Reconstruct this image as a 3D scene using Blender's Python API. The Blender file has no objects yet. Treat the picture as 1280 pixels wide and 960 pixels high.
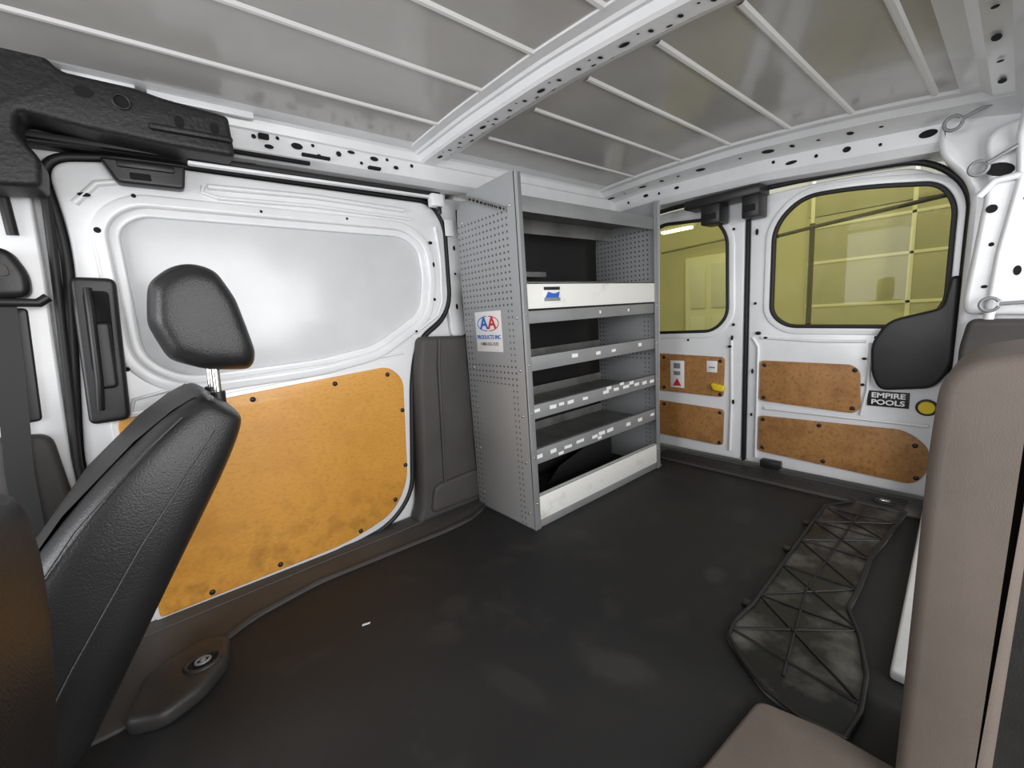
import bpy, bmesh, math, random
from mathutils import Vector, Matrix
random.seed(4)
SC=bpy.context.scene
COL=SC.collection
# ------------------------------------------------------------------ materials
def mat(name,col,rough=.5,metal=0,col2=None,nscale=8,nlo=.4,nhi=.65,bump=0,bscale=200,spec=.5,coat=0,stretch=None,rough2=None):
    m=bpy.data.materials.new(name);m.use_nodes=True
    nt=m.node_tree;N=nt.nodes;L=nt.links;b=N['Principled BSDF']
    b.inputs['Base Color'].default_value=(*col,1);b.inputs['Roughness'].default_value=rough
    b.inputs['Metallic'].default_value=metal
    b.inputs['Specular IOR Level'].default_value=spec
    if coat:b.inputs['Coat Weight'].default_value=coat;b.inputs['Coat Roughness'].default_value=.1
    tc=N.new('ShaderNodeTexCoord');src=tc.outputs['Object']
    if stretch:
        mp=N.new('ShaderNodeMapping');mp.inputs['Scale'].default_value=stretch;L.new(src,mp.inputs[0]);src=mp.outputs[0]
    if col2 is not None:
        n=N.new('ShaderNodeTexNoise');n.inputs['Scale'].default_value=nscale;n.inputs['Detail'].default_value=7;n.inputs['Roughness'].default_value=.6
        L.new(src,n.inputs['Vector'])
        r=N.new('ShaderNodeValToRGB');r.color_ramp.elements[0].position=nlo;r.color_ramp.elements[1].position=nhi
        r.color_ramp.elements[0].color=(*col,1);r.color_ramp.elements[1].color=(*col2,1)
        L.new(n.outputs['Fac'],r.inputs[0]);L.new(r.outputs[0],b.inputs['Base Color'])
        if rough2 is not None:
            mr=N.new('ShaderNodeMapRange');mr.inputs['From Min'].default_value=nlo;mr.inputs['From Max'].default_value=nhi
            mr.inputs['To Min'].default_value=rough;mr.inputs['To Max'].default_value=rough2
            L.new(n.outputs['Fac'],mr.inputs[0]);L.new(mr.outputs[0],b.inputs['Roughness'])
    if bump:
        n2=N.new('ShaderNodeTexNoise');n2.inputs['Scale'].default_value=bscale;n2.inputs['Detail'].default_value=3
        L.new(tc.outputs['Object'],n2.inputs['Vector'])
        bp=N.new('ShaderNodeBump');bp.inputs['Strength'].default_value=bump;bp.inputs['Distance'].default_value=.002
        L.new(n2.outputs['Fac'],bp.inputs['Height']);L.new(bp.outputs[0],b.inputs['Normal'])
    return m
M={}
M['white']=mat('white_paint',(.80,.81,.825),.28,0,(.73,.74,.76),5,.45,.7,coat=.3)
M['pane']=mat('inner_skin_paint',(.66,.675,.69),.25,0,(.58,.595,.61),3,.4,.7,coat=.2)
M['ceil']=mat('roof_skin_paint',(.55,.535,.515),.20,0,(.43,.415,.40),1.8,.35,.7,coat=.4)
M['ceilrib']=mat('roof_rib_paint',(.85,.85,.84),.3)
M['dark']=mat('hole_black',(.006,.006,.007),.9)
M['black']=mat('black_plastic',(.012,.012,.013),.42,bump=.15,bscale=500)
M['seal']=mat('black_rubber_seal',(.01,.01,.01),.55)
M['grey']=mat('charcoal_plastic_trim',(.062,.057,.054),.6,0,(.05,.045,.043),6,bump=.3,bscale=600)
M['grey2']=mat('dark_charcoal_moulding',(.022,.021,.020),.5,0,(.035,.033,.032),9,bump=.3,bscale=400)
M['taupe']=mat('taupe_plastic_trim',(.175,.143,.122),.62,0,(.15,.122,.104),5,bump=.3,bscale=700)
M['leather']=mat('black_leather',(.016,.016,.017),.38,0,(.022,.021,.021),7,bump=.35,bscale=350,spec=.4)
M['leather2']=mat('charcoal_leather_panel',(.034,.033,.032),.45,0,(.024,.023,.022),6,bump=.4,bscale=300)
M['floor']=mat('black_rubber_floor',(.012,.012,.013),.60,0,(.019,.0185,.018),1.7,.42,.68,bump=.5,bscale=900,rough2=.70)
M['tray']=mat('dusty_black_tray',(.012,.012,.012),.45,0,(.19,.185,.17),9,.46,.78,bump=.4,bscale=60)
M['wood']=mat('orange_hardboard',(.70,.335,.055),.42,0,(.55,.23,.03),4.5,.50,.8,coat=.12)
M['wood2']=mat('brown_hardboard',(.42,.205,.065),.5,0,(.30,.135,.038),14,.42,.7)
M['steel']=mat('grey_powdercoat_steel',(.27,.275,.28),.4,.15,(.23,.235,.24),6)
M['steel_in']=mat('grey_steel_shelf_worn',(.23,.23,.225),.45,.2,(.11,.105,.10),9,.45,.75)
M['white2']=mat('white_scuffed_sheet',(.78,.78,.75),.5,0,(.45,.42,.36),10,.62,.85)
M['chrome']=mat('zinc_metal',(.62,.61,.58),.25,1.0)
M['paper']=mat('white_paper',(.82,.82,.82),.6)
M['blue']=mat('blue_ink',(.02,.12,.55),.5)
M['red']=mat('red_ink',(.65,.02,.03),.5)
M['yellow']=mat('yellow_plastic',(.85,.62,.02),.4)
M['ink']=mat('black_ink',(.01,.01,.01),.5)
M['foam']=mat('black_bead_foam',(.010,.010,.011),.5,0,(.028,.028,.028),90,.55,.75,bump=.7,bscale=130)
M['garage']=mat('garage_wall_paint',(.62,.60,.46),.7,0,(.56,.54,.41),2)
M['garage2']=mat('garage_door_panel',(.50,.49,.40),.5,0,(.45,.44,.36),3)
M['garage3']=mat('garage_strut_metal',(.85,.84,.74),.4)
M['concrete']=mat('concrete_floor',(.3,.29,.27),.8,0,(.2,.2,.19),4)
M['carpet']=mat('black_wheelhouse_plastic',(.010,.010,.010),.8,bump=.8,bscale=300)
def overlay(m,col,scale,lo,hi,zfade=None,stretch=(1,1,1)):
    nt=m.node_tree;N=nt.nodes;L=nt.links;b=N['Principled BSDF']
    src=b.inputs['Base Color'].links[0].from_socket
    tc=N.new('ShaderNodeTexCoord');mpn=N.new('ShaderNodeMapping');mpn.inputs['Scale'].default_value=stretch;L.new(tc.outputs['Object'],mpn.inputs[0])
    n=N.new('ShaderNodeTexNoise');n.inputs['Scale'].default_value=scale;n.inputs['Detail'].default_value=8;n.inputs['Roughness'].default_value=.65;L.new(mpn.outputs[0],n.inputs['Vector'])
    mr2=N.new('ShaderNodeMapRange');mr2.inputs['From Min'].default_value=lo;mr2.inputs['From Max'].default_value=hi;L.new(n.outputs['Fac'],mr2.inputs[0])
    fac=mr2.outputs[0]
    if zfade:
        sp=N.new('ShaderNodeSeparateXYZ');L.new(tc.outputs['Object'],sp.inputs[0])
        mr=N.new('ShaderNodeMapRange');mr.inputs['From Min'].default_value=zfade[0];mr.inputs['From Max'].default_value=zfade[1];L.new(sp.outputs['Z'],mr.inputs[0])
        mu=N.new('ShaderNodeMath');mu.operation='MULTIPLY';L.new(mr.outputs[0],mu.inputs[0]);L.new(fac,mu.inputs[1]);fac=mu.outputs[0]
    mx=N.new('ShaderNodeMix');mx.data_type='RGBA';L.new(fac,mx.inputs['Factor']);L.new(src,mx.inputs['A'])
    mx.inputs['B'].default_value=(*col,1);L.new(mx.outputs['Result'],b.inputs['Base Color'])
def smudge(m,spots,col):
    # dusty foot scuffs worn into the rubber at fixed spots on the floor
    nt=m.node_tree;N=nt.nodes;L=nt.links;b=N['Principled BSDF']
    tc=N.new('ShaderNodeTexCoord')
    n=N.new('ShaderNodeTexNoise');n.inputs['Scale'].default_value=28;n.inputs['Detail'].default_value=8;n.inputs['Roughness'].default_value=.7;L.new(tc.outputs['Object'],n.inputs['Vector'])
    for (x,y,rx,ry,an,k) in spots:
        src=b.inputs['Base Color'].links[0].from_socket
        q=N.new('ShaderNodeMapping');q.vector_type='TEXTURE';q.inputs['Location'].default_value=(x,y,0);q.inputs['Rotation'].default_value=(0,0,an);q.inputs['Scale'].default_value=(rx,ry,1)
        L.new(tc.outputs['Object'],q.inputs[0])
        ln=N.new('ShaderNodeVectorMath');ln.operation='LENGTH';L.new(q.outputs[0],ln.inputs[0])
        a=N.new('ShaderNodeMath');a.operation='ADD';L.new(ln.outputs['Value'],a.inputs[0]);L.new(n.outputs['Fac'],a.inputs[1])
        r=N.new('ShaderNodeMapRange');r.inputs['From Min'].default_value=1.55;r.inputs['From Max'].default_value=1.05;r.inputs['To Max'].default_value=k;L.new(a.outputs[0],r.inputs[0])
        mx=N.new('ShaderNodeMix');mx.data_type='RGBA';L.new(r.outputs[0],mx.inputs['Factor']);L.new(src,mx.inputs['A'])
        mx.inputs['B'].default_value=(*col,1);L.new(mx.outputs['Result'],b.inputs['Base Color'])
overlay(M['wood'],(.20,.085,.02),16,.48,.78,(.30,.02))
overlay(M['wood'],(.50,.22,.035),60,.50,.75,None,(1,1,2.5))
overlay(M['wood2'],(.18,.08,.025),70,.50,.72)
overlay(M['floor'],(.038,.037,.035),5.5,.56,.80)
overlay(M['floor'],(.055,.053,.050),45,.64,.78)
smudge(M['floor'],[(.66,.50,.05,.09,.5,.45),(.47,.62,.035,.10,.2,.25),(.52,.93,.05,.05,0,.22),(.44,.86,.04,.06,.6,.2),(1.12,.50,.05,.03,.3,.45),(.80,.62,.05,.03,1,.2),(.98,.80,.03,.08,.9,.15)],(.055,.050,.047))
def perforated():
    m=mat('perforated_grey_steel',(.36,.37,.38),.42,.1);nt=m.node_tree;N=nt.nodes;L=nt.links;b=N['Principled BSDF']
    tc=N.new('ShaderNodeTexCoord');sp=N.new('ShaderNodeSeparateXYZ');L.new(tc.outputs['Object'],sp.inputs[0])
    def math_(op,a,bv=None,c=None):
        n=N.new('ShaderNodeMath');n.operation=op
        for i,v in enumerate((a,bv,c)):
            if v is None: continue
            if isinstance(v,(int,float)): n.inputs[i].default_value=v
            else: L.new(v,n.inputs[i])
        return n.outputs[0]
    S=1/.0215
    def cell(s):
        f=math_('FRACT',math_('MULTIPLY',s,S));return math_('SUBTRACT',f,.5)
    y=cell(sp.outputs['Y']);z=cell(sp.outputs['Z'])
    d=math_('ADD',math_('MULTIPLY',y,y),math_('MULTIPLY',z,z))
    dot=math_('LESS_THAN',d,.036)
    up=math_('GREATER_THAN',sp.outputs['Z'],.80)
    e1=math_('LESS_THAN',math_('ABSOLUTE',math_('SUBTRACT',sp.outputs['Y'],1.118)),.012)
    e2=math_('GREATER_THAN',sp.outputs['Y'],1.345)
    e3=math_('LESS_THAN',math_('ABSOLUTE',math_('SUBTRACT',sp.outputs['Z'],.56)),.035)
    zone=math_('MAXIMUM',math_('MAXIMUM',up,e3),math_('MAXIMUM',e1,e2))
    lim=math_('MULTIPLY',math_('GREATER_THAN',sp.outputs['Y'],1.10),math_('LESS_THAN',sp.outputs['Z'],1.12))
    f=math_('MULTIPLY',dot,math_('MULTIPLY',zone,lim))
    mx=N.new('ShaderNodeMix');mx.data_type='RGBA';L.new(f,mx.inputs['Factor'])
    mx.inputs['A'].default_value=(.34,.35,.36,1);mx.inputs['B'].default_value=(.06,.06,.06,1)
    L.new(mx.outputs['Result'],b.inputs['Base Color'])
    return m
M['perf']=perforated()
def tinted():
    m=bpy.data.materials.new('tinted_window_glass');m.use_nodes=True;nt=m.node_tree;N=nt.nodes;L=nt.links
    N.remove(N['Principled BSDF']);o=N['Material Output']
    t=N.new('ShaderNodeBsdfTransparent');t.inputs[0].default_value=(.76,.735,.48,1)
    g=N.new('ShaderNodeBsdfGlossy');g.inputs[0].default_value=(.9,.9,.9,1);g.inputs['Roughness'].default_value=.03
    x=N.new('ShaderNodeMixShader');x.inputs[0].default_value=.012
    L.new(t.outputs[0],x.inputs[1]);L.new(g.outputs[0],x.inputs[2]);L.new(x.outputs[0],o.inputs[0]);return m
M['glass']=tinted()
def emis(name,c,s):
    m=bpy.data.materials.new(name);m.use_nodes=True;b=m.node_tree.nodes['Principled BSDF']
    b.inputs['Emission Color'].default_value=(*c,1);b.inputs['Emission Strength'].default_value=s;return m
M['tube']=emis('fluorescent_tube',(1,1,.9),8)
# ------------------------------------------------------------------ helpers
def finish(name,me,m,smooth=True,angle=35):
    if m is not None and not me.materials: me.materials.append(M[m] if isinstance(m,str) else m)
    if smooth:
        for p in me.polygons:p.use_smooth=True
        me.set_sharp_from_angle(angle=math.radians(angle))
    o=bpy.data.objects.new(name,me);COL.objects.link(o);return o
def cmesh(splines,extr,bev,dims='2D',cyc=True,fill='BOTH',bres=2,radii=None):
    cu=bpy.data.curves.new('c','CURVE');cu.dimensions=dims
    if dims=='2D':
        cu.fill_mode='BOTH';cu.extrude=max(0,extr-bev);cu.bevel_depth=bev;cu.offset=-bev
    else:
        cu.bevel_depth=bev;cu.use_fill_caps=True
    cu.bevel_resolution=bres
    for s in splines:
        sp=cu.splines.new('POLY');sp.points.add(len(s)-1)
        for i,p in enumerate(s):
            sp.points[i].co=(p[0],p[1],p[2] if len(p)>2 else 0,1)
        sp.use_cyclic_u=cyc
    ob=bpy.data.objects.new('c',cu);COL.objects.link(ob)
    bpy.context.view_layer.update()
    dg=bpy.context.evaluated_depsgraph_get()
    me=bpy.data.meshes.new_from_object(ob.evaluated_get(dg))
    bpy.data.objects.remove(ob);bpy.data.curves.remove(cu)
    me.materials.clear()
    return me
def mp(axis,a,b,c,v):
    if axis=='X':return (v+c,a,b)
    if axis=='Y':return (a,v-c,b)
    return (a,b,v+c)
def plate(name,outer,axis,v0,v1,m,holes=(),bev=.002,bres=2):
    me=cmesh([outer]+list(holes),abs(v1-v0)/2,min(bev,abs(v1-v0)/2*.98),bres=bres)
    v=(v0+v1)/2
    for q in me.vertices:q.co=mp(axis,*q.co,v)
    bm=bmesh.new();bm.from_mesh(me);bmesh.ops.remove_doubles(bm,verts=bm.verts,dist=1e-5);bmesh.ops.recalc_face_normals(bm,faces=bm.faces);bm.to_mesh(me);bm.free()
    return finish(name,me,m)
def tube(name,pts,r,m,cyc=False,res=3):
    me=cmesh([pts],0,r,dims='3D',cyc=cyc,bres=res)
    return finish(name,me,m,angle=60)
def box(name,lo,hi,m,bev=.003,seg=2):
    bm=bmesh.new();bmesh.ops.create_cube(bm,size=1)
    for v in bm.verts:v.co=[lo[i]+(v.co[i]+.5)*(hi[i]-lo[i]) for i in range(3)]
    if bev:bmesh.ops.bevel(bm,geom=bm.edges[:],offset=bev,segments=seg,profile=.5,affect='EDGES')
    me=bpy.data.meshes.new(name);bm.to_mesh(me);bm.free();return finish(name,me,m)
def rnd(pts,r,n=6):
    out=[];k=len(pts)
    for i in range(k):
        p=Vector(pts[i][:2]);a=Vector(pts[i-1][:2]);b=Vector(pts[(i+1)%k][:2])
        rr=pts[i][2] if len(pts[i])>2 else r
        da=(a-p);db=(b-p);l=min(rr,da.length*.48,db.length*.48)
        s=p+da.normalized()*l;e=p+db.normalized()*l
        for j in range(n+1):
            t=j/n;q=s*(1-t)**2+p*2*t*(1-t)+e*t*t;out.append((q.x,q.y))
    return out
def grow(poly,d):
    n=len(poly);A=sum(poly[i-1][0]*poly[i][1]-poly[i][0]*poly[i-1][1] for i in range(n));s=1 if A>0 else -1
    out=[]
    for i in range(n):
        a=Vector(poly[i-1]);b=Vector(poly[(i+1)%n]);t=(b-a)
        if t.length<1e-9:out.append(poly[i]);continue
        t.normalize();out.append((poly[i][0]+s*t.y*d,poly[i][1]-s*t.x*d))
    return out
def discs(axis,v,lst,m='dark',n=14):
    bm=bmesh.new()
    for it in lst:
        u,w,ru,rw=it[:4];an=it[4] if len(it)>4 else 0
        vs=[]
        for k in range(n):
            t=2*math.pi*k/n;a=ru*math.cos(t);b=rw*math.sin(t)
            a,b=a*math.cos(an)-b*math.sin(an),a*math.sin(an)+b*math.cos(an)
            vv=v(u+a,w+b) if callable(v) else v
            vs.append(bm.verts.new(mp(axis,u+a,w+b,0,vv)))
        bm.faces.new(vs)
    me=bpy.data.meshes.new('d');bm.to_mesh(me);bm.free();return finish('d',me,m,smooth=False)
def sweep(name,secs,m,closed=True,smooth=True,caps=True,angle=35):
    bm=bmesh.new();R=[[bm.verts.new(p) for p in s] for s in secs];k=len(secs[0])
    for i in range(len(R)-1):
        for j in range(k if closed else k-1):
            bm.faces.new((R[i][j],R[i][(j+1)%k],R[i+1][(j+1)%k],R[i+1][j]))
    if closed and caps:bm.faces.new(R[0][::-1]);bm.faces.new(R[-1])
    bmesh.ops.recalc_face_normals(bm,faces=bm.faces)
    me=bpy.data.meshes.new(name);bm.to_mesh(me);bm.free();return finish(name,me,m,smooth,angle)
def join(name,objs):
    mats=[];bm=bmesh.new()
    for o in objs:
        me=o.data;idx=[]
        for mm in me.materials:
            if mm not in mats:mats.append(mm)
            idx.append(mats.index(mm))
        for p in me.polygons:p.material_index=idx[p.material_index] if idx else 0
        if o.matrix_world!=Matrix():
            me.transform(Matrix.Translation(o.location))
        bm.from_mesh(me);bpy.data.objects.remove(o)
    me=bpy.data.meshes.new(name);bm.to_mesh(me);bm.free()
    for mm in mats:me.materials.append(mm)
    o=bpy.data.objects.new(name,me);COL.objects.link(o);return o
def text(name,s,size,axis,u,w,v,m,align='CENTER',sx=1,bold=0):
    cu=bpy.data.curves.new('t','FONT');cu.body=s;cu.size=size;cu.align_x=align;cu.align_y='CENTER';cu.extrude=.0003;cu.offset=bold
    ob=bpy.data.objects.new('t',cu);COL.objects.link(ob);bpy.context.view_layer.update()
    me=bpy.data.meshes.new_from_object(ob.evaluated_get(bpy.context.evaluated_depsgraph_get()))
    bpy.data.objects.remove(ob);me.materials.clear()
    for q in me.vertices:
        a,b,c=q.co;a*=sx
        q.co=(v-c,u-a,w+b) if axis=='X' else (u+a,v-c,w+b)
    return finish(name,me,m,smooth=False)
def tag(o,label,cat,kind=None,group=None):
    o['label']=label;o['category']=cat
    if kind:o['kind']=kind
    if group:o['group']=group
    return o
def thing(name,loc,label,cat,group=None):
    e=bpy.data.objects.new(name,None);e.location=loc;e.empty_display_size=.05;COL.objects.link(e);tag(e,label,cat,None,group);return e
def child(p,*objs,label=None):
    bpy.context.view_layer.update()
    for o in objs:
        o.parent=p;o.matrix_parent_inverse=p.matrix_world.inverted()
        if label:o['label']=label
    return objs[0]
def bolt_mesh(r,h,m,axis):
    bm=bmesh.new();bmesh.ops.create_uvsphere(bm,u_segments=12,v_segments=8,radius=r)
    for v in bm.verts:
        c=[v.co.x,v.co.y,v.co.z];c['XYZ'.index(axis)]*=h/r;v.co=c
    me=bpy.data.meshes.new('fastener');bm.to_mesh(me);bm.free();me.materials.append(M[m])
    for p in me.polygons:p.use_smooth=True
    return me
def place(name,me,locs,parent=None,label=None):
    out=[]
    for l in locs:
        o=bpy.data.objects.new(name,me);o.location=l;COL.objects.link(o)
        if parent:child(parent,o)
        if label:o['label']=label
        out.append(o)
    return out
def lerp(x,tab):
    for (a,fa),(b,fb) in zip(tab,tab[1:]):
        if x<=b:
            t=max(0,(x-a))/(b-a);return fa+(fb-fa)*t
    return tab[-1][1]
ZT=[(-.3,1.25),(.0,1.282),(.14,1.299),(.3,1.322),(.5,1.343),(.77,1.361),(1.1,1.364),(1.41,1.354),(1.6,1.345)]
def zc(y):return (lerp(y-.05,ZT)+lerp(y,ZT)+lerp(y+.05,ZT))/3
# ------------------------------------------------------------------ floor
fl=box('floor',(-1.0,-.12,-.03),(2.10,1.50,0),'floor',0);tag(fl,'black textured rubber cargo floor with dusty scuffs','floor','structure')
sill=box('trim_1',(1.87,.10,0.0),(2.035,1.40,.012),'grey',.004)
rib=[box('r',(1.885+i*.02,.2,.012),(1.891+i*.02,1.15,.015),'black',.001) for i in range(6)]
lat=[box('r',(1.90,.225,.012),(1.935,.285,.022),'black',.004),box('r',(1.91,.24,.02),(1.925,.27,.026),'chrome',.002)]
sill=join('trim_1',[sill]+rib+lat);tag(sill,'dark ribbed plastic sill under the rear doors','trim','structure')
pl=rnd([(-.30,1.49),(-.30,1.10),(-.14,1.09),(-.03,1.20),(.09,1.275),(.275,1.312),(.719,1.291),(.84,1.30),(.96,1.36),(.96,1.49)],.05,5)
s2=plate('trim_2',pl,'Z',-.004,.008,'grey',bev=.005)
s4=tube('r',[(u,v,.007) for u,v in [(-.02,1.215),(.09,1.285),(.275,1.32),(.5,1.31),(.719,1.30),(.84,1.31),(.93,1.35)]],.006,'grey2')
s3=plate('r',rnd([(-.2,1.49),(-.2,1.40),(.3,1.415),(.6,1.41),(.95,1.44),(.95,1.49)],.03,4),'Z',.002,.012,'grey',bev=.004)
s2=join('trim_2',[s2,s3,s4]);tag(s2,'charcoal plastic step trim along the sliding door','trim','structure')
# ------------------------------------------------------------------ ceiling
secs=[]
ys=[-.2+i*(1.66/40) for i in range(41)]
for x in (-1.0,2.0):
    secs.append([(x,y,zc(y)) for y in ys]+[(x,y,zc(y)+.02) for y in ys[::-1]])
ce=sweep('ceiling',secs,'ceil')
ribs=[]
for y0 in (.20,.39,.565,.765,.965,1.19):
    for xa,xb in ((-1.0,.765),(.955,1.86)):
        z=zc(y0)
        prof=[(-.010,0),(-.004,-.0045),(.004,-.0045),(.010,0)]
        ribs.append(sweep('r',[[(x,y0+a,z+b-.0005) for a,b in prof] for x in (xa,xb)],'ceilrib',closed=False))
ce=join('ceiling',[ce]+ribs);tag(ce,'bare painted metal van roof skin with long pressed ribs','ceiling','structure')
# roof bow
prof=[(.755,.012),(.762,-.004),(.790,-.006),(.796,-.012),(.806,-.012),(.814,-.028),(.822,-.034),(.868,-.036),(.874,-.030),(.878,-.014),(.922,-.012),(.928,-.006),(.955,.012)]
secs=[]
for i in range(41):
    y=.05+i*1.37/40;secs.append([(x,y,zc(y)+d) for x,d in prof])
bow=sweep('b',secs,'white',closed=False,angle=25)
hs=[]
y=.08;k=0
while y<1.38:
    hs.append((.846,y,.007,.005 if k%4 else .013))
    if k%2:hs.append((.835,y+.022,.003,.003))
    hs.append((.900,y+.012,.007 if k%3==0 else .004,.010 if k%3==0 else .004))
    if k%3==0:hs.append((.860,y+.03,.003,.007))
    y+=.062;k+=1
def bowz(u,w):
    return zc(w)-.0368 if u<.872 else zc(w)-.0145
bow=join('trim_3',[bow,discs('Z',bowz,hs)]);tag(bow,'white pressed steel roof bow with stamped holes','roof bow','structure')
# side roof rail (far side)
pr=[(1.33,1.358),(1.370,1.350),(1.385,1.352),(1.392,1.345),(1.398,1.322),(1.404,1.318),(1.406,1.280),(1.404,1.268),(1.43,1.252),(1.47,1.246),(1.515,1.246),(1.515,1.41),(1.33,1.41)]
rl=sweep('r',[[(x,y,z) for y,z in pr] for x in (-1.0,2.0)],'white',angle=20)
hl=[(.30,1.305,.006,.006),(.335,1.285,.012,.006),(.36,1.312,.005,.005),(.41,1.30,.016,.009),(.455,1.310,.005,.005),(.47,1.285,.006,.004),(.53,1.30,.008,.008),(.57,1.312,.012,.005),(.60,1.285,.005,.005),(.645,1.305,.014,.007),(.69,1.31,.005,.005),(.72,1.29,.009,.006),(.78,1.305,.006,.006)]
rl=join('trim_4',[rl,discs('Y',1.4025,hl),box('r',(.22,1.398,1.253),(.44,1.41,1.262),'dark',.001),box('r',(-.06,1.36,1.345),(.06,1.372,1.372),'white',.003),box('r',(.08,1.365,1.335),(.30,1.380,1.352),'white',.003),box('r',(.31,1.386,1.30),(.335,1.400,1.312),'dark',.001),box('r',(.42,1.394,1.275),(.50,1.407,1.283),'dark',.001),box('r',(.62,1.39,1.27),(.66,1.407,1.278),'dark',.001)])
tag(rl,'white roof side rail with punched holes above the sliding door','roof rail','structure')
# ------------------------------------------------------------------ far wall body
wl=plate('w',rnd([(-.62,0),(2.07,0),(2.07,1.36),(-.62,1.36)],.001,1),'Y',1.50,1.52,'white',bev=0.001)
dk=box('w',(.97,1.485,.02),(1.99,1.499,1.20),'carpet',.01)
wh=box('w',(1.15,1.41,0),(1.75,1.49,.33),'carpet',.05,4)
fr=[plate('w',rnd([(.90,1.26),(1.0,1.26),(1.0,.70),(.93,.70)],.02,4),'Y',1.478,1.499,'white',bev=.006)]
fr+=[discs('Y',1.4775,[(.975,1.05,.006,.010),(.97,.95,.005,.005),(.965,.82,.006,.012)])]
wl=join('wall_left',[wl,dk,wh]+fr);tag(wl,'white painted body side with dark quarter panel behind the shelving','wall','structure')
q=rnd([(.755,.715),(.99,.70),(.99,.0),(.66,.0),(.69,.06),(.705,.20),(.73,.58),(.745,.65)],.04,6)
qt=plate('q',q,'Y',1.415,1.495,'grey',bev=.02,bres=4)
q2=plate('q',rnd([(.72,.03),(.745,.14),(.955,.15),(.985,.03)],.03,5),'Y',1.40,1.43,'grey',bev=.012)
q3=tube('q',[(.795,1.412,.13),(.815,1.408,.60),(.83,1.412,.70)],.006,'grey')
qt=join('trim_5',[qt,q2,q3]);tag(qt,'charcoal moulded plastic trim beside the sliding door','trim','structure')
# ------------------------------------------------------------------ sliding door
D=rnd([(-.125,1.19,.05),(.03,1.212,.05),(.875,1.205,.06),(.925,1.13,.08),(.918,.80,.12),(.76,.705,.10),(.718,.56,.1),(.672,.12,.12),(.57,.025,.1),(.35,-.006,.1),(-.15,-.006,.05),(-.175,.48,.05),(-.108,1.0,.1)],.08,8)
D=[(u,max(w,.002)) for u,w in D]
W=rnd([(-.03,1.05),(.02,1.09),(.75,1.085),(.815,1.04),(.825,.93),(.795,.80),(.60,.69),(.40,.662),(.05,.655),(-.03,.72)],.05,8)
d1=thing('door_1',(.3,1.47,.002),'white sliding side door with blanked window and hardboard lining','sliding door');d1['kind']='structure'
b1=plate('b',D,'Y',1.462,1.486,'white',holes=[grow(W,.012)],bev=.009,bres=4)
W2=grow(W,.045)
rg=plate('b',W2,'Y',1.453,1.468,'white',holes=[grow(W,.014)],bev=.007,bres=3)
rg2=plate('b',grow(W,.014),'Y',1.466,1.480,'white',holes=[grow(W,-.008)],bev=.005,bres=3)
pn=plate('b',grow(W,.016),'Y',1.478,1.482,'pane',bev=0.001)
rid=[tube('b',[(.18,1.459,1.172),(.45,1.458,1.178),(.76,1.459,1.168)],.008,'white'),
     tube('b',[(.20,1.459,1.145),(.45,1.458,1.150),(.78,1.459,1.140)],.006,'white'),
     tube('b',[(.17,1.459,1.172),(.165,1.459,1.155),(.20,1.459,1.145)],.006,'white'),
     tube('b',[(-.09,1.46,1.10),(-.045,1.46,1.15),(.0,1.46,1.16)],.008,'white'),
     tube('b',[(.885,1.46,1.12),(.895,1.46,1.0),(.885,1.46,.84),(.86,1.46,.79),(.76,1.46,.73)],.007,'white'),
     tube('b',[(-.10,1.46,.50),(-.06,1.46,.62),(.02,1.46,.635),(.62,1.46,.655),(.70,1.46,.66)],.005,'white')]
dh=discs('Y',1.4525,[(-.06,1.04,.007,.007),(.02,1.128,.005,.005),(.30,1.118,.004,.004),(.55,1.12,.004,.004),(.855,1.06,.008,.006),(.86,.98,.005,.01),(.85,.85,.006,.006),(.76,.735,.006,.004),(-.06,.70,.006,.006),(-.07,1.12,.012,.005)])
bd=join('body',[b1,rg,rg2,pn]+rid+[dh]);child(d1,bd)
seal=tube('door_seal',[(u,1.478,w) for u,w in grow(D,.012)],.011,'seal',cyc=True);child(d1,seal,label='black rubber seal')
Wd=rnd([(-.10,.018,.01),(-.10,.575,.02),(.17,.593,.2),(.635,.618,.05),(.684,.565,.05),(.658,.175,.08),(.59,.072,.08),(.42,.024,.1)],.05,8)
wd=plate('lining_panel',Wd,'Y',1.449,1.456,'wood',bev=.0015);child(d1,wd,label='orange stained hardboard panel')
ed=plate('panel_backing',grow(Wd,.013),'Y',1.456,1.463,'white',bev=.002)
child(d1,ed)
fm=bolt_mesh(.008,.005,'black','Y')
place('fastener',fm,[(x,1.448,z) for x,z in ((-.01,.56),(.20,.575),(.44,.585),(.625,.59),(.667,.45),(.655,.24),(.60,.12),(.46,.05),(.20,.04),(.02,.035))],d1,'black push-in fastener')
h0=plate('h',rnd([(-.125,.928),(-.045,.924),(-.072,.575),(-.148,.575)],.018,5),'Y',1.428,1.463,'black',bev=.010,bres=4)
h1=plate('h',rnd([(-.108,.895),(-.062,.893),(-.078,.70),(-.122,.70)],.012,5),'Y',1.4275,1.4295,'dark',bev=.0005)
h2=plate('h',rnd([(-.103,.82),(-.070,.82),(-.080,.66),(-.115,.66)],.012,5),'Y',1.412,1.430,'black',bev=.007)
h3=tube('h',[(-.098,1.425,.90),(-.10,1.412,.84),(-.112,1.412,.68),(-.122,1.425,.61)],.008,'black')
hd=join('door_handle',[h0,h1,h2,h3]);child(d1,hd,label='black recessed pull handle')
l0=plate('h',rnd([(-.03,1.205),(.135,1.208),(.125,1.150),(-.005,1.150)],.01,4),'Y',1.425,1.463,'black',bev=.006)
l1=box('h',(.0,1.418,1.185),(.11,1.428,1.20),'black',.003);l2=box('h',(.02,1.42,1.16),(.06,1.428,1.175),'dark',.002)
lt=join('latch_cover',[l0,l1,l2]);child(d1,lt,label='black upper latch cover')
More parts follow.
